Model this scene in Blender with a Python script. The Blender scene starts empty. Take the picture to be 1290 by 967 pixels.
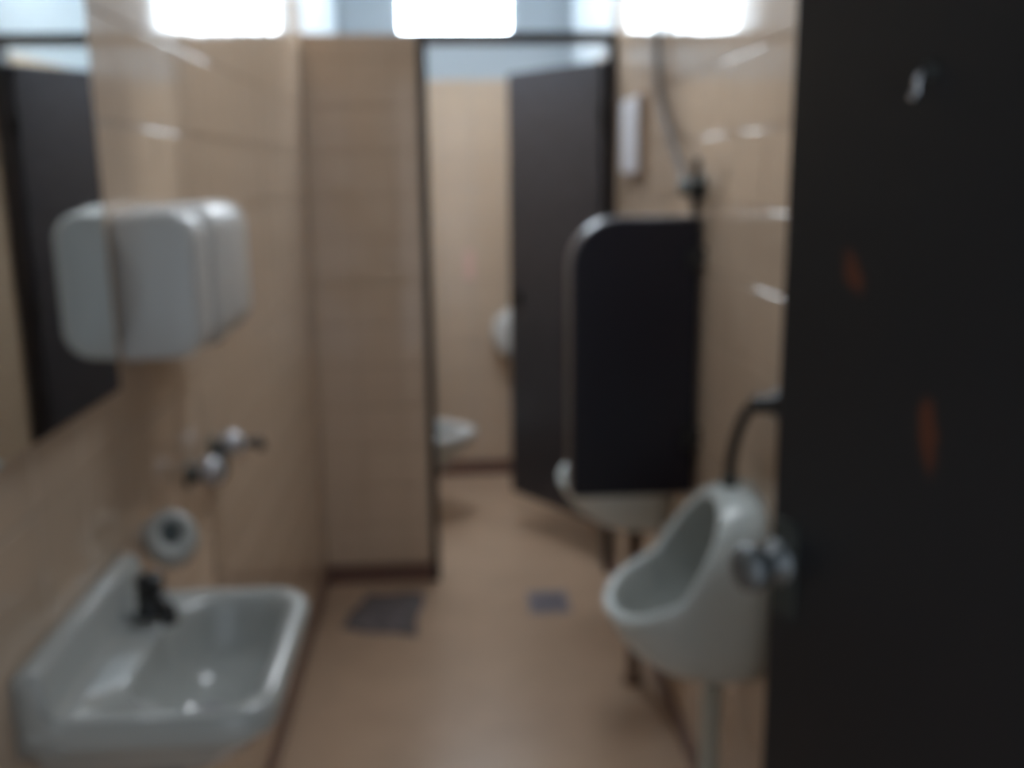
import bpy, bmesh, math, random
from mathutils import Matrix, Vector
random.seed(4)
C = bpy.context.scene.collection
SC = bpy.context.scene

# ------------------------------------------------------------------ camera
cam = bpy.data.cameras.new('camera')
camo = bpy.data.objects.new('camera', cam); C.objects.link(camo)
cam.sensor_width = 36.0
cam.lens = 34.88
cam.clip_start = 0.02
right = Vector((0.99778, -0.06572, -0.01083))
down = Vector((-0.0243, -0.20778, -0.97787))
fwd = Vector((0.06201, 0.97597, -0.20891))
rot = Matrix((right, -down, -fwd)).transposed()
camo.matrix_world = Matrix.Translation((0, 0, 1.5)) @ rot.to_4x4()
cam.dof.use_dof = True                      # the phone focused a hand's width away: everything is soft
cam.dof.focus_distance = 0.12
cam.dof.aperture_fstop = 16.5
SC.camera = camo

# ------------------------------------------------------------------ world, exposure
w = bpy.data.worlds.new('hallway_light'); SC.world = w; w.use_nodes = True
w.node_tree.nodes['Background'].inputs[0].default_value = (0.78, 0.88, 1.0, 1)
w.node_tree.nodes['Background'].inputs[1].default_value = 0.76
SC.view_settings.view_transform = 'Standard'
SC.view_settings.look = 'None'
SC.view_settings.gamma = 1.0
SC.view_settings.exposure = 0.0
WINDOW_STRENGTH = 24.0
FILL_STRENGTH = 17.0

# ------------------------------------------------------------------ materials
def mat(name, col, rough=0.5, metal=0.0, noise=0.0, nscale=8.0, bump=0.0, spec=0.5, emit=None, coat=0.0):
    m = bpy.data.materials.new(name); m.use_nodes = True
    nt = m.node_tree; b = nt.nodes['Principled BSDF']
    b.inputs['Base Color'].default_value = (*col, 1)
    b.inputs['Roughness'].default_value = rough
    b.inputs['Metallic'].default_value = metal
    b.inputs['Specular IOR Level'].default_value = spec
    b.inputs['Coat Weight'].default_value = coat
    if emit:
        b.inputs['Emission Color'].default_value = (*emit[0], 1)
        b.inputs['Emission Strength'].default_value = emit[1]
    if noise or bump:
        tc = nt.nodes.new('ShaderNodeTexCoord'); n = nt.nodes.new('ShaderNodeTexNoise')
        n.inputs['Scale'].default_value = nscale; n.inputs['Detail'].default_value = 4
        nt.links.new(tc.outputs['Object'], n.inputs['Vector'])
        if noise:
            r = nt.nodes.new('ShaderNodeValToRGB')
            r.color_ramp.elements[0].position = 0.3; r.color_ramp.elements[1].position = 0.7
            r.color_ramp.elements[0].color = (*[c * (1 - noise) for c in col], 1)
            r.color_ramp.elements[1].color = (*[min(1, c * (1 + noise)) for c in col], 1)
            nt.links.new(n.outputs['Fac'], r.inputs['Fac']); nt.links.new(r.outputs['Color'], b.inputs['Base Color'])
        if bump:
            bp = nt.nodes.new('ShaderNodeBump'); bp.inputs['Strength'].default_value = bump
            bp.inputs['Distance'].default_value = 0.003
            nt.links.new(n.outputs['Fac'], bp.inputs['Height']); nt.links.new(bp.outputs['Normal'], b.inputs['Normal'])
    return m

M = {}
M['tile'] = mat('glazed_tan_tile', (0.60, 0.47, 0.355), 0.07, noise=0.05, nscale=3, spec=0.5)
M['grout'] = mat('tan_grout', (0.50, 0.38, 0.27), 0.8)
M['base'] = mat('brown_skirting_tile', (0.17, 0.095, 0.075), 0.3)
M['floor'] = mat('terracotta_floor', (0.52, 0.37, 0.26), 0.32, noise=0.08, nscale=5, bump=0.05)
M['plaster'] = mat('white_plaster', (0.42, 0.475, 0.515), 0.7, noise=0.03, nscale=4)
M['hall'] = mat('hall_plaster', (0.5, 0.47, 0.43), 0.8)
M['frame'] = mat('dark_frame_paint', (0.022, 0.016, 0.016), 0.35)
M['door'] = mat('dark_door_laminate', (0.042, 0.041, 0.050), 0.38, noise=0.15, nscale=20)
M['panel'] = mat('blue_black_laminate', (0.005, 0.005, 0.014), 0.4)
M['edge'] = mat('grey_edge_band', (0.09, 0.09, 0.105), 0.3)  # edge strip, made paler to paint in the highlight along its curve
M['ceramic'] = mat('white_ceramic', (0.48, 0.50, 0.48), 0.15, noise=0.03, nscale=6, spec=0.6)
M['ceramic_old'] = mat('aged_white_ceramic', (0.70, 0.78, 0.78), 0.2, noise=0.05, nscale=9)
M['ceramic_shade'] = mat('shaded_ceramic', (0.43, 0.46, 0.44), 0.3, noise=0.06, nscale=10)  # urinal hollow: shade painted in as a darker ceramic
M['plastic'] = mat('white_plastic', (0.66, 0.67, 0.66), 0.25)
M['chrome'] = mat('chrome', (0.55, 0.56, 0.58), 0.15, metal=1.0)
M['dullchrome'] = mat('dull_chrome', (0.24, 0.26, 0.27), 0.5, metal=0.8)
M['knobmetal'] = mat('satin_knob_metal', (0.52, 0.53, 0.56), 0.42, metal=0.5)
M['darkmetal'] = mat('dark_metal', (0.05, 0.05, 0.05), 0.3, metal=0.7)  # plain dark metal for the tap and small fittings
M['gunmetal'] = mat('grey_green_metal', (0.07, 0.08, 0.075), 0.35, metal=0.4)
M['rubber'] = mat('black_rubber', (0.03, 0.026, 0.024), 0.5)
M['pvc'] = mat('pale_plastic_pipe', (0.74, 0.76, 0.68), 0.35)
M['brownpipe'] = mat('brown_pipe', (0.20, 0.13, 0.09), 0.45)
M['pipepaint'] = mat('grey_brown_paint', (0.15, 0.125, 0.11), 0.6)
M['cloth'] = mat('grey_cloth', (0.17, 0.15, 0.155), 0.95, noise=0.35, nscale=30, bump=0.5)
M['drain'] = mat('grey_drain_metal', (0.30, 0.28, 0.32), 0.5, metal=0.3)
M['black'] = mat('pit_shade_black', (0.01, 0.01, 0.01), 0.9)
M['mirror'] = mat('mirror_glass', (0.72, 0.76, 0.75), 0.02, metal=1.0)
M['paper'] = mat('white_card', (0.66, 0.67, 0.72), 0.5)
M['boxside'] = mat('box_side_shade', (0.34, 0.24, 0.17), 0.5)  # brownish shade on the white box's side, painted as colour
M['pink'] = mat('pale_pink_plastic', (0.70, 0.46, 0.40), 0.5)
M['pane'] = mat('lit_frosted_pane', (0.8, 0.85, 0.9), 0.4, emit=((0.80, 0.91, 1.0), WINDOW_STRENGTH))
M['fill_diffuser'] = mat('fill_lamp_diffuser', (0.8, 0.8, 0.8), 0.4, emit=((0.88, 0.94, 1.0), FILL_STRENGTH))  # glow of the added corridor lamp
M['fill_diffuser_cubicle'] = mat('cubicle_fill_lamp_diffuser', (0.8, 0.8, 0.8), 0.4, emit=((0.88, 0.94, 1.0), FILL_STRENGTH * 2.0))  # glow of the added cubicle lamp

# the entrance door: dark paint chipped down to reddish wood in two spots
def door_worn():
    m = mat('dark_worn_paint', (0.0185, 0.0205, 0.0255), 0.40)
    nt = m.node_tree; b = nt.nodes['Principled BSDF']
    tc = nt.nodes.new('ShaderNodeTexCoord')
    ns = nt.nodes.new('ShaderNodeTexNoise'); ns.inputs['Scale'].default_value = 60
    nt.links.new(tc.outputs['Object'], ns.inputs['Vector'])
    prev = None
    for (cx, cz, rx, rz, tilt) in ((0.082, 1.419, 0.010, 0.019, 0.5), (0.168, 1.305, 0.009, 0.030, 0.15)):
        mp = nt.nodes.new('ShaderNodeMapping'); mp.vector_type = 'TEXTURE'
        mp.inputs['Location'].default_value = (cx, 0, cz); mp.inputs['Rotation'].default_value = (0, tilt * -1, 0)
        mp.inputs['Scale'].default_value = (rx, 1, rz)
        nt.links.new(tc.outputs['Object'], mp.inputs['Vector'])
        fl = nt.nodes.new('ShaderNodeVectorMath'); fl.operation = 'MULTIPLY'; fl.inputs[1].default_value = (1, 0, 1)
        nt.links.new(mp.outputs['Vector'], fl.inputs[0])
        ln = nt.nodes.new('ShaderNodeVectorMath'); ln.operation = 'LENGTH'
        nt.links.new(fl.outputs['Vector'], ln.inputs[0])
        ad = nt.nodes.new('ShaderNodeMath'); ad.operation = 'MULTIPLY_ADD'; ad.inputs[1].default_value = 0.9
        nt.links.new(ns.outputs['Fac'], ad.inputs[0]); nt.links.new(ln.outputs['Value'], ad.inputs[2])
        mr = nt.nodes.new('ShaderNodeMapRange'); mr.inputs['From Min'].default_value = 1.1; mr.inputs['From Max'].default_value = 1.6
        mr.inputs['To Min'].default_value = 1; mr.inputs['To Max'].default_value = 0
        nt.links.new(ad.outputs[0], mr.inputs['Value'])
        if prev is None: prev = mr.outputs['Result']
        else:
            mx = nt.nodes.new('ShaderNodeMath'); mx.operation = 'MAXIMUM'
            nt.links.new(prev, mx.inputs[0]); nt.links.new(mr.outputs['Result'], mx.inputs[1]); prev = mx.outputs[0]
    mix = nt.nodes.new('ShaderNodeMix'); mix.data_type = 'RGBA'
    mix.inputs['A'].default_value = (0.019, 0.0205, 0.0245, 1); mix.inputs['B'].default_value = (0.13, 0.042, 0.022, 1)
    nt.links.new(prev, mix.inputs['Factor']); nt.links.new(mix.outputs['Result'], b.inputs['Base Color'])
    return m
M['worn'] = door_worn()

# ------------------------------------------------------------------ helpers
def obj(name, bm, m, parent=None, smooth=False):
    me = bpy.data.meshes.new(name); bmesh.ops.recalc_face_normals(bm, faces=bm.faces); bm.to_mesh(me); bm.free()
    me.materials.append(m)
    if smooth:
        for p in me.polygons: p.use_smooth = True
    o = bpy.data.objects.new(name, me); C.objects.link(o)
    if parent: o.parent = parent
    return o
def tag(o, label, cat=None, group=None, kind=None):
    o['label'] = label
    if cat: o['category'] = cat
    if group: o['group'] = group
    if kind: o['kind'] = kind
    return o
def empty(name, loc=(0, 0, 0), rz=0.0):
    o = bpy.data.objects.new(name, None); C.objects.link(o); o.location = loc; o.rotation_euler = (0, 0, rz)
    o.empty_display_size = 0.05
    return o
def box(x0, x1, y0, y1, z0, z1, bev=0.0, seg=2, bm=None):
    b = bmesh.new()
    bmesh.ops.create_cube(b, size=1)
    for v in b.verts:
        v.co = Vector(((x0 + x1) / 2 + v.co.x * (x1 - x0), (y0 + y1) / 2 + v.co.y * (y1 - y0), (z0 + z1) / 2 + v.co.z * (z1 - z0)))
    if bev: bmesh.ops.bevel(b, geom=list(b.edges), offset=bev, segments=seg, affect='EDGES', profile=0.5)
    if bm is None: return b
    me = bpy.data.meshes.new('t'); b.to_mesh(me); b.free(); bm.from_mesh(me); bpy.data.meshes.remove(me); return bm
def merge(*bms):
    r = bms[0]
    for b in bms[1:]:
        me = bpy.data.meshes.new('t'); b.to_mesh(me); b.free(); r.from_mesh(me); bpy.data.meshes.remove(me)
    return r
def loft(rings, cap0=True, cap1=True):
    bm = bmesh.new(); R = [[bm.verts.new(p) for p in ring] for ring in rings]; n = len(R[0])
    for a, b in zip(R, R[1:]):
        for i in range(n): bm.faces.new((a[i], a[(i + 1) % n], b[(i + 1) % n], b[i]))
    for cap, ring in ((cap0, R[0]), (cap1, R[-1])):
        if cap:
            c = bm.verts.new(sum((v.co for v in ring), Vector()) / n)
            for i in range(n): bm.faces.new((ring[i], ring[(i + 1) % n], c))
    return bm
def frame_of(d):
    d = Vector(d).normalized(); a = Vector((0, 0, 1)) if abs(d.z) < 0.9 else Vector((1, 0, 0))
    u = d.cross(a).normalized(); return u, d.cross(u).normalized(), d
def circ(c, d, r, n=20, r2=None):
    u, v, _ = frame_of(d); c = Vector(c); r2 = r2 or r
    return [c + u * math.cos(2 * math.pi * i / n) * r + v * math.sin(2 * math.pi * i / n) * r2 for i in range(n)]
def lathe(c, d, prof, n=24):
    """prof: (distance along d, radius) pairs"""
    d = Vector(d).normalized(); return loft([circ(Vector(c) + d * t, d, max(r, 1e-4), n) for t, r in prof])
def smooth_path(pts, k=6):
    P = [Vector(p) for p in pts]; P = [2 * P[0] - P[1]] + P + [2 * P[-1] - P[-2]]; out = []
    for i in range(1, len(P) - 2):
        for j in range(k):
            t = j / k; a, b, c, d = P[i - 1], P[i], P[i + 1], P[i + 2]
            out.append(0.5 * ((2 * b) + (c - a) * t + (2 * a - 5 * b + 4 * c - d) * t * t + (3 * b - a - 3 * c + d) * t ** 3))
    out.append(P[-2]); return out
def tube(pts, r, n=14, k=6, radii=None):
    S = smooth_path(pts, k); rings = []; u = None
    for i, p in enumerate(S):
        d = (S[min(i + 1, len(S) - 1)] - S[max(i - 1, 0)]).normalized()
        if u is None: u = frame_of(d)[0]
        u = (u - d * u.dot(d)).normalized(); v = d.cross(u)
        rr = r if radii is None else radii[0] + (radii[1] - radii[0]) * i / (len(S) - 1)
        rings.append([p + u * math.cos(2 * math.pi * q / n) * rr + v * math.sin(2 * math.pi * q / n) * rr for q in range(n)])
    return loft(rings)
def rrect(x0, x1, y0, y1, rad, n=8):
    """rounded rectangle, corner radii for (x1,y1),(x0,y1),(x0,y0),(x1,y0)"""
    out = []
    for q, (cx, cy, sx, sy) in enumerate(((x1, y1, -1, -1), (x0, y1, 1, -1), (x0, y0, 1, 1), (x1, y0, -1, 1))):
        r = rad[q] if isinstance(rad, (tuple, list)) else rad
        for i in range(n + 1):
            a = math.pi / 2 * (q + i / n)
            out.append((cx + sx * r + r * math.cos(a), cy + sy * r + r * math.sin(a)))
    return out

# ------------------------------------------------------------------ the setting
XL, XR = -0.475, 0.596          # tile faces of the side walls
D0, D1 = 3.514, 3.60            # the tiled dividing wall in front of the cubicle
YB = 4.84                       # tile face of the cubicle's back wall
CEIL = 2.50
TW, TH, T0, TT, GAP = 0.15, 0.15, 0.075, 0.008, 0.0022   # tile size, first course, thickness, half joint

_tiles = {}
def tile_mesh(a, h):
    k = (round(a, 4), round(h, 4))
    if k not in _tiles:
        bm = bmesh.new(); g, c = GAP / 2, 0.0022
        lo = [bm.verts.new((x, 0, z)) for x, z in ((g, g), (a - g, g), (a - g, h - g), (g, h - g))]
        rr = [lo]
        for q in (0.0, 18.0, 36.0, 54.0, 72.0, 90.0):
            e, d = g + c * (1 - math.cos(math.radians(q))), -TT + c * (1 - math.sin(math.radians(q)))
            rr.append([bm.verts.new((x, d, z)) for x, z in ((e, e), (a - e, e), (a - e, h - e), (e, h - e))])
        for A, B in zip(rr, rr[1:]):
            for i in range(4): bm.faces.new((A[i], A[(i + 1) % 4], B[(i + 1) % 4], B[i]))
        hi = rr[-1]
        bm.faces.new(hi)
        me = bpy.data.meshes.new('tile'); bmesh.ops.recalc_face_normals(bm, faces=bm.faces)
        bm.to_mesh(me); bm.free(); me.materials.append(M['tile']); _tiles[k] = me
    return _tiles[k]
def tile_field(parent, origin, rz, length, z1, start=0.0):
    """courses of tiles on the plane through origin; local x runs along the wall, local -y is the room"""
    base = Matrix.Translation(origin) @ Matrix.Rotation(rz, 4, 'Z')
    z = T0
    while z < z1 - 0.01:
        h = min(TH, z1 - z); x = start
        while x < length - 0.01:
            a = min(TW, length - x)
            o = bpy.data.objects.new('tile', tile_mesh(a, h)); C.objects.link(o); o.parent = parent
            tilt = Matrix.Translation((a / 2, 0, h / 2)) @ Matrix.Rotation(random.gauss(0, 0.0025), 4, 'X') @ Matrix.Rotation(random.gauss(0, 0.0025), 4, 'Z') @ Matrix.Translation((-a / 2, 0, -h / 2))
            o.matrix_local = base @ Matrix.Translation((x, 0, z)) @ tilt
            x += TW
        z += TH
def tile_stuff(parent, origin, rz, length, z1):
    bm = bmesh.new(); base = Matrix.Translation(origin) @ Matrix.Rotation(rz, 4, 'Z'); z = T0
    while z < z1 - 0.01:
        h = min(TH, z1 - z); x = 0
        while x < length - 0.01:
            a = min(TW, length - x); n0 = len(bm.verts)
            bm.from_mesh(tile_mesh(a, h)); bm.verts.ensure_lookup_table()
            for v in bm.verts[n0:]: v.co = base @ (Matrix.Translation((x, 0, z)) @ v.co)
            x += TW
        z += TH
    o = obj('tile_field', bm, M['tile'], parent); o['kind'] = 'stuff'

def structure(name, bm, m, label):
    o = obj(name, bm, m); o['kind'] = 'structure'; o['label'] = label; return o

structure('floor', box(-0.75, 0.85, -1.6, 5.2, -0.1, 0.0), M['floor'], 'orange-brown terracotta floor with a dull sheen')
structure('ceiling', box(-0.75, 0.85, -0.02, 5.2, CEIL, CEIL + 0.1), M['plaster'], 'white ceiling over the washroom')
wl = structure('wall_left', box(XL - 0.2, XL - TT, -0.02, YB + 0.2, 0, CEIL), M['grout'], 'long tan tiled wall behind the basin and mirror')
wr = structure('wall_right', box(XR + TT, XR + 0.2, -0.02, YB + 0.2, 0, CEIL), M['grout'], 'long tan tiled wall that carries the urinals')
TILE_TOP = 2.175
# left wall: local -y must point to +X  -> rotation +90 deg: x axis -> +Y, -y axis -> +X
tile_field(wl, (XL - TT, D0 - 18 * TW, 0), math.pi / 2, 18 * TW, TILE_TOP)
tile_stuff(wl, (XL - TT, D1, 0), math.pi / 2, YB - D1, 1.925)
# right wall: x axis -> -Y, room on -X
tile_field(wr, (XR + TT, D0, 0), -math.pi / 2, 18 * TW, TILE_TOP)
tile_stuff(wr, (XR + TT, YB, 0), -math.pi / 2, YB - D1, 1.925)
for y0, y1, zt in ((-0.02, D1, TILE_TOP), (D1, YB, 1.925)):
    obj('plaster_band', box(XL - TT, XL - 0.003, y0, y1, zt, CEIL), M['plaster'], wl)
    obj('plaster_band', box(XR + 0.003, XR + TT, y0, y1, zt, CEIL), M['plaster'], wr)

# dividing wall with the cubicle doorway, open above
XJ = -0.055
wm = structure('wall_middle', box(XL, XJ - 0.03, D0 + TT, D1, 0, 1.958), M['grout'], 'short tan tiled wall left of the cubicle doorway, open above')
tile_field(wm, (XJ - 0.03 - 3 * TW + 0.06, D0 + TT, 0), 0, 3 * TW - 0.06, 1.958)
# back wall with a window opening high up
WX0, WX1, WZ0, WZ1 = -0.206, 0.327, 2.135, 2.42
bk = bmesh.new()
for a in ((XL - 0.2, XR + 0.2, 0, WZ0), (XL - 0.2, XR + 0.2, WZ1, CEIL), (XL - 0.2, WX0, WZ0, WZ1), (WX1, XR + 0.2, WZ0, WZ1)):
    box(a[0], a[1], YB + TT, YB + 0.2, a[2], a[3], bm=bk)
wb = structure('wall_back', bk, M['plaster'], 'back wall of the cubicle, tan tiles below and white plaster above')
tile_field(wb, (XL, YB + TT, 0), 0, XR - XL, 1.925)
# entrance wall beside the camera
we = bmesh.new()
for a in ((XL - 0.2, -0.36, 0, CEIL), (-0.36, XR, 2.08, CEIL)): box(a[0], a[1], -0.12, -0.02, a[2], a[3], bm=we)
structure('wall_front', we, M['plaster'], 'entrance wall around the open doorway')

def skirting(name, b, label): structure(name, b, M['base'], label)
skirting('baseboard_middle', box(XL, XJ - 0.03, D0 - 0.008, D0 + TT, 0, 0.068, 0.003), 'dark brown skirting under the short tiled wall')
skirting('baseboard_back', box(XL, XR, YB - 0.008, YB + TT, 0, 0.075, 0.003), 'dark brown skirting along the cubicle back wall')
skirting('baseboard_left', box(XL - TT, XL + 0.008, -0.02, D0, 0, 0.072, 0.003), 'dark brown skirting along the basin wall')
skirting('baseboard_right', box(XR - 0.008, XR + TT, -0.02, D0, 0, 0.072, 0.003), 'dark brown skirting along the urinal wall')

# window: lit frosted pane in a pale frame
win = empty('window_1', ((WX0 + WX1) / 2, YB + 0.05, WZ0)); win['kind'] = 'structure'; win['label'] = 'small bright frosted window high in the back wall'
cx, cy, cz = win.location
obj('pane', box(WX0 + 0.012 - cx, WX1 - 0.012 - cx, 0.0, 0.008, 0.010, WZ1 - WZ0 - 0.012), M['pane'], win)
wf = bmesh.new()
for a in ((WX0, WX1, WZ0, WZ0 + 0.012), (WX0, WX1, WZ1 - 0.014, WZ1), (WX0, WX0 + 0.014, WZ0 + 0.012, WZ1 - 0.014), (WX1 - 0.014, WX1, WZ0 + 0.012, WZ1 - 0.014)):
    box(a[0] - cx, a[1] - cx, -0.012, 0.02, a[2] - cz, a[3] - cz, 0.002, bm=wf)
obj('window_frame', wf, M['paper'], win)

# cubicle door frame
fr = empty('trim_1', (XJ, D0, 0)); fr['kind'] = 'structure'; fr['label'] = 'thin dark frame around the cubicle doorway'
FT = 1.962
obj('jamb', box(-0.028, 0.0, -0.008, D1 - D0 + 0.01, 0, FT, 0.003), M['frame'], fr)
obj('jamb', box(XR - 0.028 - XJ, XR - 0.002 - XJ, -0.004, D1 - D0 + 0.02, 0, FT, 0.003), M['frame'], fr)
obj('frame_head', box(0.0, XR - 0.028 - XJ, -0.006, D1 - D0 + 0.01, FT - 0.032, FT, 0.003), M['frame'], fr)

# cubicle door, opened into the cubicle
a = math.atan2(4.03 - 3.60, 0.262 - 0.548)
dr = empty('door_1', (0.552, 3.575, 0), a); dr['kind'] = 'structure'; dr['label'] = 'dark cubicle door standing half open into the cubicle'
obj('door_leaf', box(0.0, 0.545, -0.03, 0.0, 0.175, 1.875, 0.003), M['door'], dr)
for z in (0.42, 1.0, 1.65):
    obj('hinge', lathe((0.0, 0.006, z), (0, 0, 1), ((0, 0.006), (0.001, 0.007), (0.079, 0.007), (0.08, 0.006)), 12), M['darkmetal'], dr, True)
lk = obj('door_latch', box(0.47, 0.53, 0.0, 0.014, 0.98, 1.03, 0.004), M['darkmetal'], dr)

# entrance door swung in on the right of the camera
E0 = Vector((0.293, 0.85)); H0 = Vector((0.596, 0.08)); du = (H0 - E0).normalized()
ed = empty('door_2', (E0.x, E0.y, 0), math.atan2(du.y, du.x)); ed['kind'] = 'structure'
ed['label'] = 'dark entrance door open on the right, chipped to reddish wood in two spots'
# local x along the leaf from its free edge, local -y faces the camera side
obj('door_leaf', box(0.0, 0.82, 0.0, 0.04, 0.01, 2.03, 0.002), M['worn'], ed)
kn = obj('door_knob', lathe((0.012, 0.0, 1.148), (0, -1, 0), ((0, 0.022), (0.004, 0.022), (0.007, 0.012), (0.018, 0.010), (0.024, 0.019), (0.034, 0.0225), (0.042, 0.019), (0.046, 0.008)), 28), M['dullchrome'], ed, True)
kn['label'] = 'round chrome knob at the edge of the dark door'
obj('keyhole_plate', box(0.006, 0.036, -0.003, 0.0, 1.10, 1.19, 0.001), M['gunmetal'], ed)
hk = obj('coat_hook', tube(((0.146, -0.001, 1.567), (0.146, -0.009, 1.565), (0.146, -0.013, 1.557), (0.1455, -0.012, 1.550), (0.145, -0.017, 1.548)), 0.0032, 10), M['chrome'], ed, True)
hk['label'] = 'small shiny hook high on the dark door'
obj('hook_plate', lathe((0.146, 0.0, 1.567), (0, -1, 0), ((0, 0.006), (0.002, 0.006), (0.003, 0.004)), 14), M['gunmetal'], hk, True)

# fill lamps added out of view to brighten corridor and cubicle
def fill_lamp(x, y, label, m='fill_diffuser'):
    lamp = empty('fill_lamp', (x, y, CEIL)); tag(lamp, label, 'lamp')
    obj('fill_diffuser', box(-0.17, 0.17, -0.17, 0.17, -0.050, -0.012, 0.008), M[m], lamp)
    obj('fill_lamp_base', box(-0.19, 0.19, -0.19, 0.19, -0.012, 0.0, 0.003), M['paper'], lamp)
fill_lamp(0.06, 1.95, 'added unseen square fill lamp on the corridor ceiling')
fill_lamp(0.06, 3.78, 'added unseen square fill lamp on the cubicle ceiling', 'fill_diffuser_cubicle')

# ------------------------------------------------------------------ basin
BZ = 0.925
def make_basin():
    t = empty('wash_basin', (XL, 1.175, 0.765))
    tag(t, 'small white ceramic wall basin with raised back ledge under the mirror', 'basin')
    y0, y1, x1 = 0.996 - 1.175, 1.352 - 1.175, 0.272
    z = lambda v: v - 0.765
    def ring(i, zz, rc, x0=0.0):
        return [Vector((x, y, z(zz))) for x, y in rrect(x0, x1 - i, y0 + i, y1 - i, (rc, 0.012, 0.012, rc), 10)]
    def inner(x0, x1_, ya, yb, zz, ra, rb):
        return [Vector((x, y, z(zz))) for x, y in rrect(x0, x1_, ya, yb, (rb, ra, ra, rb), 10)]
    R = [ring(0.10, 0.80, 0.04), ring(0.07, 0.815, 0.05), ring(0.035, 0.85, 0.055), ring(0.016, 0.878, 0.055), ring(0.006, 0.886, 0.055), ring(0.001, 0.894, 0.055),
         ring(0.0, 0.912, 0.055), ring(0.002, 0.919, 0.054), ring(0.006, 0.9235, 0.052), ring(0.012, 0.9255, 0.050), ring(0.018, 0.9245, 0.048)]
    R += [inner(0.086, x1 - 0.024, y0 + 0.026, y1 - 0.024, 0.921, 0.085, 0.045),
          inner(0.090, x1 - 0.029, y0 + 0.031, y1 - 0.029, 0.914, 0.085, 0.045),
          inner(0.094, x1 - 0.036, y0 + 0.038, y1 - 0.036, 0.895, 0.08, 0.045),
          inner(0.104, x1 - 0.050, y0 + 0.052, y1 - 0.050, 0.860, 0.07, 0.045),
          inner(0.118, x1 - 0.068, y0 + 0.075, y1 - 0.075, 0.838, 0.04, 0.04),
          inner(0.140, x1 - 0.095, y0 + 0.12, y1 - 0.12, 0.829, 0.017, 0.017)]
    body = loft(R)
    # raised back ledge, profile sloping down to the rim, rounded along its crest
    prof = [(0.0, 0.886), (0.0, 0.978), (0.006, 0.983), (0.026, 0.983), (0.029, 0.980), (0.032, 0.971), (0.038, 0.938), (0.042, 0.930), (0.052, 0.9245), (0.052, 0.886)]
    ys = [y0 + 0.0005, y0 + 0.003, y0 + 0.009, y1 - 0.009, y1 - 0.003, y1 - 0.0005]
    ins = [0.006, 0.002, 0.0, 0.0, 0.002, 0.006]
    led = loft([[Vector((px if px == 0 else px - q * 0.5, yy, z(pz - (q if pz > 0.93 else 0)))) for px, pz in prof] for yy, q in zip(ys, ins)])
    obj('basin_body', merge(body, led), M['ceramic'], t, True)
    # waste and overflow
    obj('plug_hole', lathe((0.158, 0.0, z(0.8275)), (0, 0, 1), ((0, 0.019), (0.003, 0.019), (0.0035, 0.013), (0.001, 0.011))), M['drain'], t, True)
    tr = obj('bottle_trap', merge(lathe((0.09, 0.0, 0.0), (0, 0, 1), ((-0.10, 0.020), (-0.095, 0.026), (-0.02, 0.026), (-0.015, 0.016), (0.045, 0.016)), 18),
                                  tube(((0.09, 0, -0.035), (0.05, 0, -0.035), (-0.004, 0, -0.035)), 0.014, 12)), M['rubber'], t, True)
    tr['label'] = 'dark trap pipe under the basin'
    return t
basin = make_basin()

# tap on the back ledge
tp = empty('basin_tap', (-0.407, 1.268, 0.9264))
tag(tp, 'small dark metal tap on the far corner of the white basin', 'tap')
obj('tap_body', lathe((0, 0, 0), (0, 0, 1), ((0, 0.021), (0.004, 0.021), (0.008, 0.0185), (0.030, 0.0185), (0.034, 0.019), (0.037, 0.013)), 22), M['darkmetal'], tp, True)
obj('spout', tube(((0.004, -0.002, 0.024), (0.016, -0.018, 0.028), (0.030, -0.036, 0.020), (0.037, -0.044, 0.002)), 0.0115, 14), M['darkmetal'], tp, True)
obj('tap_handle', lathe((0, 0, 0.037), (0, 0, 1), ((0, 0.008), (0.003, 0.010), (0.006, 0.019), (0.014, 0.019), (0.019, 0.012), (0.021, 0.003)), 22), M['darkmetal'], tp, True)

# white ring holder on the wall beyond the basin
sh = empty('ring_holder', (XL, 1.49, 0.955))
tag(sh, 'white ring-shaped wall holder just above the basin tap', 'holder')
c0 = Vector((0.048, -0.04, 0.014)); nd = Vector((0.30, -0.86, 0.40)).normalized()
uu = Vector((0, 0, 1)) - nd * nd.z; uu.normalize(); vv = nd.cross(uu).normalized()
rings = []
for i in range(32):
    th = 2 * math.pi * i / 32; rad = uu * math.cos(th) * 1.18 + vv * math.sin(th)
    minor = 0.0135 - 0.0045 * math.cos(th); cc = c0 + rad * 0.0265 - uu * 0.002
    if math.cos(th) < 0: cc += uu * 0.002
    rr = rad.normalized()
    rings.append([cc + rr * math.cos(2 * math.pi * j / 14) * minor + nd * math.sin(2 * math.pi * j / 14) * (minor * 1.3) for j in range(14)])
rings.append(rings[0]); hb = loft(rings, False, False); bmesh.ops.remove_doubles(hb, verts=hb.verts, dist=1e-6)
obj('ring', hb, M['ceramic'], sh, True)
obj('hollow_shade', loft([[c0 - nd * 0.010 + (uu * math.cos(2 * math.pi * i / 20) + vv * math.sin(2 * math.pi * i / 20)) * q for i in range(20)] for q in (0.022, 0.012)], False, True), M['gunmetal'], sh, True)  # dark disc painting the shade inside the ring's hollow
obj('bracket', tube(((0.0, -0.005, 0.0), (0.012, -0.015, 0.002), (0.026, -0.03, 0.004)), 0.010, 12), M['plastic'], sh, True)
obj('wall_plate', lathe((0.0, -0.005, 0.0), (1, 0, 0), ((0, 0.022), (0.006, 0.021), (0.009, 0.014)), 20), M['plastic'], sh, True)

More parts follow.
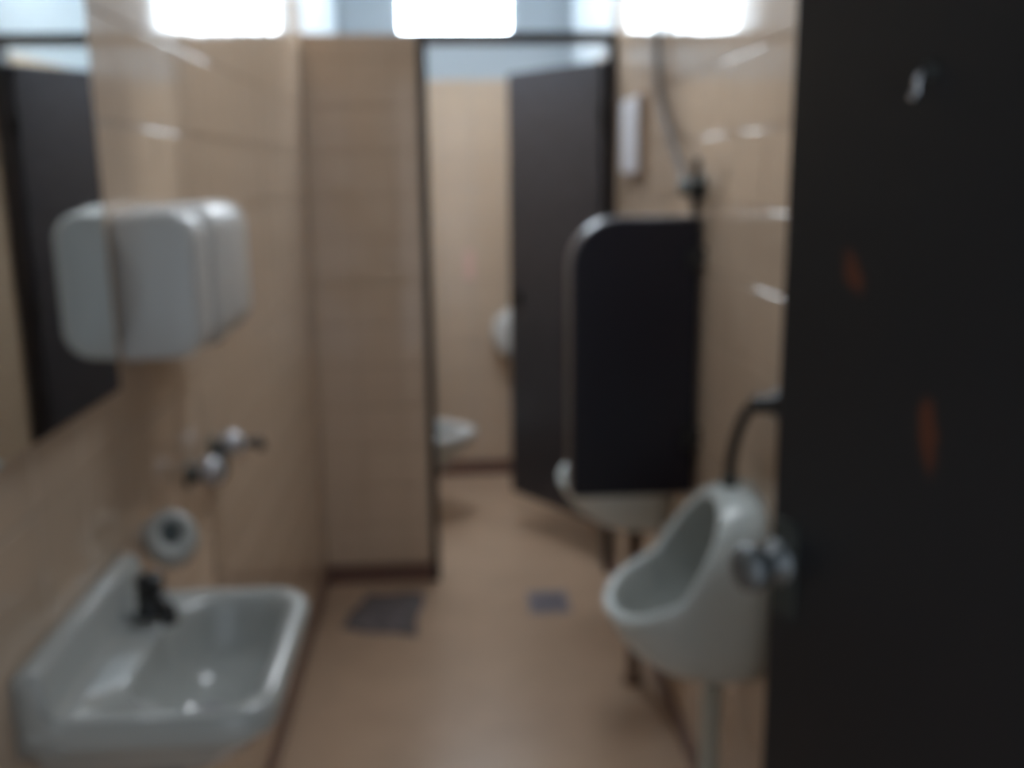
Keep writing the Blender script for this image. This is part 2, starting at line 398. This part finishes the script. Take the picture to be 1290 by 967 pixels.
# wall tap with two knobs further along the wall
wt = empty('wall_tap', (XL, 1.85, 0.965))
tag(wt, 'chrome wall tap with two round knobs beyond the basin', 'tap')
obj('tap_body', tube(((0.028, -0.095, 0.008), (0.028, 0.0, 0.006), (0.028, 0.085, 0.004)), 0.010, 14), M['darkmetal'], wt, True)
for y in (-0.10, 0.09):
    z = 0.0
    obj('flange', lathe((0.0, y, z + 0.006), (1, 0, 0), ((0, 0.024), (0.004, 0.024), (0.008, 0.012), (0.032, 0.010)), 20), M['gunmetal'], wt, True)
    obj('knob', lathe((0.028, y, z + 0.008), (0.75, -0.35, 0.45), ((0, 0.010), (0.004, 0.014), (0.008, 0.023), (0.022, 0.025), (0.032, 0.019), (0.036, 0.005)), 22), M['knobmetal'], wt, True)
obj('spout', tube(((0.040, 0.10, 0.005), (0.06, 0.11, 0.008), (0.085, 0.12, 0.006), (0.092, 0.122, -0.008)), 0.0095, 12), M['darkmetal'], wt, True)
obj('lower_tube', tube(((0.030, 0.05, 0.0), (0.028, 0.05, -0.035), (0.012, 0.05, -0.05), (0.0, 0.05, -0.05)), 0.009, 12), M['darkmetal'], wt, True)  # short dark tube below the tap body, bent back to the wall

# mirror
mr = empty('wall_mirror', (XL + 0.005, 1.0, 1.21), math.radians(-0.28))
tag(mr, 'frameless wall mirror above the basin reflecting the dark cubicle door', 'mirror')
obj('mirror_glass', box(0.004, 0.009, -0.45, 0.385, 0.0, 0.72, 0.001, 1), M['mirror'], mr)
obj('backing', box(0.0, 0.004, -0.448, 0.383, 0.002, 0.718), M['rubber'], mr)

# hand dryer
hdz = empty('hand_dryer', (XL, 1.45, 1.24))
tag(hdz, 'white rounded plastic hand dryer on the wall beside the mirror', 'hand dryer')
def dring(y, ins, p=0.118, h=0.215, rt=0.045, rb=0.04, z0=0.0):
    pts = rrect(0.0, p - ins, z0 + ins, h - ins, (rt, 0.008, 0.008, rb), 8)
    return [Vector((x, y, zz - 0.022 * (1 - x / 0.12) * 0.3)) for x, zz in pts]
obj('end_cap', loft([dring(0.0, 0.016), dring(0.004, 0.007), dring(0.012, 0.001), dring(0.02, 0.0), dring(0.075, 0.0), dring(0.083, 0.002), dring(0.088, 0.008)]), M['plastic'], hdz, True)
obj('cover', loft([dring(0.084, 0.012, 0.128, 0.220), dring(0.092, 0.004, 0.128, 0.220), dring(0.105, 0.0, 0.128, 0.220), dring(0.315, 0.0, 0.128, 0.220), dring(0.332, 0.003, 0.128, 0.220), dring(0.344, 0.011, 0.128, 0.22), dring(0.350, 0.024, 0.128, 0.22)]), M['plastic'], hdz, True)
nz = obj('nozzle', lathe((0.07, 0.19, 0.004), (0.15, 0, -1), ((0, 0.034), (0.014, 0.032), (0.016, 0.026), (0.004, 0.024)), 24), M['gunmetal'], hdz, True)
nz['label'] = 'dark air outlet underneath'

# ------------------------------------------------------------------ urinals
def make_urinal(y, label):
    t = empty('urinal', (XR, y, 0.50)); tag(t, label, 'urinal', 'urinals along the right wall')
    N = 48
    def ring(zb, pb, zt, pt, wd, pw, f, pm):
        # lower half: a bowl rounded in plan; upper half: an arch close to the wall
        out = []; zm = zb + f * (zt - zb)
        for i in range(N):
            a = 2 * math.pi * i / N; c, q = math.cos(a), math.sin(a)
            cc = math.copysign(abs(c) ** (2 / pw), c); ss = math.copysign(abs(q) ** (2 / pw), q)
            if ss < 0: p, zz = pm + (pb - pm) * -ss, zm + (zm - zb) * ss
            else: p, zz = pt + (pm - pt) * max(0.0, 1 - ss) ** 1.15, zm + (zt - zm) * ss
            out.append(Vector((-p, cc * wd, zz - 0.50)))
        return out
    R = [ring(0.495, 0.0, 0.882, 0.0, 0.130, 3.4, 0.5, 0.0), ring(0.493, 0.05, 0.884, 0.02, 0.142, 3.2, 0.45, 0.04), ring(0.497, 0.11, 0.884, 0.04, 0.147, 3.0, 0.40, 0.075), ring(0.518, 0.185, 0.882, 0.055, 0.149, 2.7, 0.34, 0.118),
         ring(0.560, 0.248, 0.880, 0.065, 0.149, 2.5, 0.30, 0.150), ring(0.604, 0.280, 0.877, 0.072, 0.147, 2.4, 0.28, 0.165), ring(0.632, 0.293, 0.873, 0.076, 0.144, 2.4, 0.27, 0.172), ring(0.643, 0.295, 0.868, 0.080, 0.140, 2.3, 0.27, 0.173),
         ring(0.648, 0.288, 0.861, 0.083, 0.134, 2.25, 0.27, 0.168), ring(0.647, 0.279, 0.856, 0.081, 0.129, 2.2, 0.27, 0.160)]
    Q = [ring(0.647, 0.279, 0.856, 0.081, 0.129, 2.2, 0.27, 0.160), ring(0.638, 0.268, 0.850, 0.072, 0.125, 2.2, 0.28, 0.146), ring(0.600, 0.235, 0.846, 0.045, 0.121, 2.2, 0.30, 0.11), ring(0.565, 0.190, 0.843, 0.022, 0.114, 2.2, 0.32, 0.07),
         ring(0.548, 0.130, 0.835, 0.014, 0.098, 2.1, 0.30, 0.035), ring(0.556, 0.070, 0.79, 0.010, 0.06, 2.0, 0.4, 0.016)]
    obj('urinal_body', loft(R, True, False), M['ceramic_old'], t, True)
    ib = obj('inner_bowl', loft(Q, False, True), M['ceramic_shade'], t, True); ib['label'] = 'inside of the bowl, its shade painted in as darker grey'
    obj('drain_grate', lathe((-0.125, 0, 0.057), (0, 0, 1), ((0, 0.022), (0.003, 0.022), (0.004, 0.015), (0.002, 0.008)), 18), M['chrome'], t, True)
    obj('waste_pipe', merge(lathe((-0.07, 0, 0.012), (0, 0, -1), ((0, 0.028), (0.03, 0.028), (0.034, 0.022), (0.045, 0.022)), 18)), M['gunmetal'], t, True)
    wp = obj('drain_pipe', lathe((-0.07, 0, -0.50), (0, 0, 1), ((0.0, 0.032), (0.012, 0.032), (0.016, 0.021), (0.468, 0.021)), 18), M['pvc'], t, True)
    return t
ur = make_urinal(1.85, 'white urinal nearest the camera, in front of the dark screen')
ur2 = ur.copy(); C.objects.link(ur2); ur2.location.y = 2.70
ur2['label'] = 'white urinal half hidden behind the dark screen'
for ch in list(ur.children):
    c = ch.copy(); C.objects.link(c); c.parent = ur2
    if ch.name.startswith('drain_pipe'):
        c.data = ch.data.copy(); c.data.materials[0] = M['brownpipe']; c['label'] = 'brown pipe'

# privacy screen between the urinals
ps = empty('privacy_screen', (XR, 2.275, 0.725))
tag(ps, 'blue-black privacy screen with rounded top corner between the two urinals', 'screen')
def screen_outline(ins):
    x0, x1, h = -0.312 + ins, -0.012, 0.67 - ins
    r = 0.115 - ins; pts = [(x1, ins), (x1, h)]
    pts += [(x0 + r + r * math.cos(math.pi / 2 + math.pi / 2 * i / 14), h - r + r * math.sin(math.pi / 2 + math.pi / 2 * i / 14)) for i in range(15)]
    return pts + [(x0, 0.012), (x0 + 0.012, ins)]
def srings(spec): return loft([[Vector((x, y, zz)) for x, zz in screen_outline(i)] for y, i in spec])
obj('panel', srings(((0.004, 0.006), (0.096, 0.006))), M['panel'], ps)
eb = obj('edge_band', loft([[Vector((x, y, zz)) for x, zz in screen_outline(i)] for y, i in ((0.006, 0.0062), (0.006, 0.002), (0.012, 0.0), (0.088, 0.0), (0.094, 0.002), (0.094, 0.0062))], False, False), M['edge'], ps, True)
eb['label'] = 'rounded edge strip with its highlight painted paler'
for zz in (0.12, 0.55):
    obj('bracket', box(-0.04, 0.0, -0.012, 0.004, zz, zz + 0.05, 0.003), M['darkmetal'], ps)

# black flush hose of the near urinal
fh = empty('flush_hose', (XR, 1.76, 1.08))
tag(fh, 'black bent flush hose rising from the near urinal', 'hose')
obj('hose', tube(((-0.045, 0.10, -0.190), (-0.045, 0.095, -0.14), (-0.043, 0.06, -0.07), (-0.042, 0.0, -0.015), (-0.03, -0.03, 0.0), (0.0, -0.035, 0.002)), 0.011, 14), M['rubber'], fh, True)
obj('valve', lathe((0.0, -0.035, 0.002), (-1, 0, 0), ((0, 0.028), (0.006, 0.027), (0.012, 0.017), (0.045, 0.017), (0.05, 0.012)), 20), M['darkmetal'], fh, True)
obj('collar', lathe((-0.045, 0.10, -0.195), (0, 0, 1), ((0, 0.019), (0.014, 0.018), (0.02, 0.012)), 18), M['gunmetal'], fh, True)

# pipe coming down the right wall to a valve above the screen
vp = empty('flush_pipe', (XR, 2.31, 1.44))
tag(vp, 'thin grey pipe slanting down the right wall to a valve above the screen', 'pipe')
obj('pipe', tube(((-0.018, 0.49, 0.56), (-0.018, 0.475, 0.42), (-0.018, 0.42, 0.26), (-0.020, 0.27, 0.15), (-0.026, 0.10, 0.06), (-0.030, 0.03, 0.03)), 0.0105, 12), M['pipepaint'], vp, True)
obj('valve', merge(lathe((0.0, 0.0, 0.02), (-1, 0, 0), ((0, 0.030), (0.008, 0.029), (0.012, 0.019), (0.05, 0.019), (0.055, 0.012)), 20),
                   tube(((-0.026, 0.07, 0.022), (-0.026, 0.0, 0.018), (-0.026, -0.03, 0.016)), 0.020, 14)), M['gunmetal'], vp, True)
obj('lever', tube(((-0.030, -0.045, -0.035), (-0.032, -0.05, 0.03), (-0.030, -0.06, 0.085)), 0.009, 12), M['darkmetal'], vp, True)
obj('outlet', tube(((-0.026, -0.02, 0.01), (-0.02, -0.02, -0.03), (-0.016, -0.02, -0.040)), 0.010, 12), M['gunmetal'], vp, True)

# slim white box on the right wall
wbx = empty('wall_box', (XR, 3.10, 1.49))
tag(wbx, 'slim white box fixed high on the right wall beside the doorway', 'box')
obj('case', box(-0.022, 0.0, -0.12, 0.17, 0.0, 0.23, 0.004), M['boxside'], wbx)
obj('front_plate', box(-0.028, -0.022, -0.105, 0.165, 0.004, 0.226, 0.002), M['paper'], wbx)

# ------------------------------------------------------------------ cubicle
tl = empty('toilet', (XL, 4.20, 0.0))
tag(tl, 'white toilet inside the cubicle, front edge showing past the door frame', 'toilet')
def egg(xa, xb, wd, zz, n=36):
    out = []
    for i in range(n):
        a2 = 2 * math.pi * i / n; c, s = math.cos(a2), math.sin(a2)
        x = (xa + xb) / 2 + (xb - xa) / 2 * c
        out.append(Vector((x, wd * s * (1 - 0.18 * c), zz)))
    return out
obj('toilet_bowl', loft([egg(0.14, 0.36, 0.10, 0.0), egg(0.14, 0.37, 0.095, 0.03), egg(0.15, 0.38, 0.085, 0.16), egg(0.14, 0.44, 0.115, 0.25), egg(0.13, 0.53, 0.155, 0.32), egg(0.13, 0.57, 0.175, 0.37), egg(0.13, 0.575, 0.178, 0.385),
                         egg(0.16, 0.545, 0.150, 0.386), egg(0.19, 0.52, 0.13, 0.34), egg(0.26, 0.46, 0.08, 0.24)]), M['ceramic'], tl, True)
obj('toilet_seat', loft([egg(0.13, 0.580, 0.182, 0.388), egg(0.125, 0.584, 0.186, 0.396), egg(0.13, 0.580, 0.182, 0.408), egg(0.18, 0.53, 0.13, 0.410), egg(0.185, 0.525, 0.125, 0.39)], False, False), M['plastic'], tl, True)
obj('cistern', box(0.0, 0.16, -0.19, 0.19, 0.40, 0.76, 0.02, 3), M['ceramic'], tl)
obj('cistern_lid', box(0.0, 0.17, -0.20, 0.20, 0.76, 0.79, 0.008, 2), M['ceramic'], tl)

rd = empty('roll_dispenser', (0.335, YB, 0.73))
tag(rd, 'round white paper dispenser on the cubicle back wall beside the door', 'dispenser')
obj('drum', lathe((0, 0, 0), (0, -1, 0), ((0, 0.118), (0.01, 0.125), (0.075, 0.125), (0.095, 0.116), (0.105, 0.09), (0.107, 0.02)), 40), M['plastic'], rd, True)
obj('hub_window', lathe((0, -0.106, 0), (0, -1, 0), ((0, 0.04), (0.003, 0.038), (0.004, 0.02)), 24), M['gunmetal'], rd, True)

st = obj('wall_sticker', box(0.085, 0.128, YB - 0.004, YB, 0.99, 1.13, 0.0015, 1), M['pink'])
tag(st, 'small pale pink sticker on the cubicle back wall', 'sticker')

# ------------------------------------------------------------------ on the floor
def cloth():
    bm = bmesh.new(); n = 18; q = ((-0.391, 3.126), (-0.139, 3.051), (-0.112, 3.40), (-0.323, 3.40)); V = {}
    for i in range(n + 1):
        for j in range(n + 1):
            u, v = i / n, j / n
            x = (1 - u) * (1 - v) * q[0][0] + u * (1 - v) * q[1][0] + u * v * q[2][0] + (1 - u) * v * q[3][0]
            y = (1 - u) * (1 - v) * q[0][1] + u * (1 - v) * q[1][1] + u * v * q[2][1] + (1 - u) * v * q[3][1]
            e = min(u, v, 1 - u, 1 - v)
            x += 0.006 * math.sin(9 * v + 1); y += 0.007 * math.sin(8 * u + 2)
            hgt = 0.004 + 0.012 * min(1, e * 8) * (0.55 + 0.45 * math.sin(11 * u + 4 * v) * math.cos(7 * v - 3 * u))
            V[i, j] = (bm.verts.new((x, y, hgt)), bm.verts.new((x, y, 0.0004)))
    for i in range(n):
        for j in range(n):
            for s in (0, 1): bm.faces.new([V[a][s] for a in ((i, j), (i + 1, j), (i + 1, j + 1), (i, j + 1))])
    ed_ = [(i, 0) for i in range(n)] + [(n, j) for j in range(n)] + [(i, n) for i in range(n, 0, -1)] + [(0, j) for j in range(n, 0, -1)]
    for a, b in zip(ed_, ed_[1:] + ed_[:1]): bm.faces.new((V[a][0], V[b][0], V[b][1], V[a][1]))
    return bm
tag(obj('floor_cloth', cloth(), M['cloth'], None, True), 'dark grey floor cloth lying by the short tiled wall', 'cloth')

fd = empty('floor_drain', (0.33, 3.28, 0.0))
tag(fd, 'small grey square drain grate in the floor before the cubicle', 'drain')
obj('drain_frame', merge(box(-0.072, 0.072, -0.088, -0.074, 0, 0.004, 0.001), box(-0.072, 0.072, 0.074, 0.088, 0, 0.004, 0.001), box(-0.072, -0.060, -0.074, 0.074, 0, 0.004, 0.001), box(0.060, 0.072, -0.074, 0.074, 0, 0.004, 0.001)), M['drain'], fd)
obj('pit_shade', box(-0.060, 0.060, -0.074, 0.074, 0.0002, 0.0008), M['black'], fd)  # thin black sheet painting the dark between the grate bars
for i in range(7):
    y = -0.063 + i * 0.021
    obj('grate_bar', box(-0.060, 0.060, y - 0.0065, y + 0.0065, 0.0009, 0.0035, 0.0006, 1), M['drain'], fd)
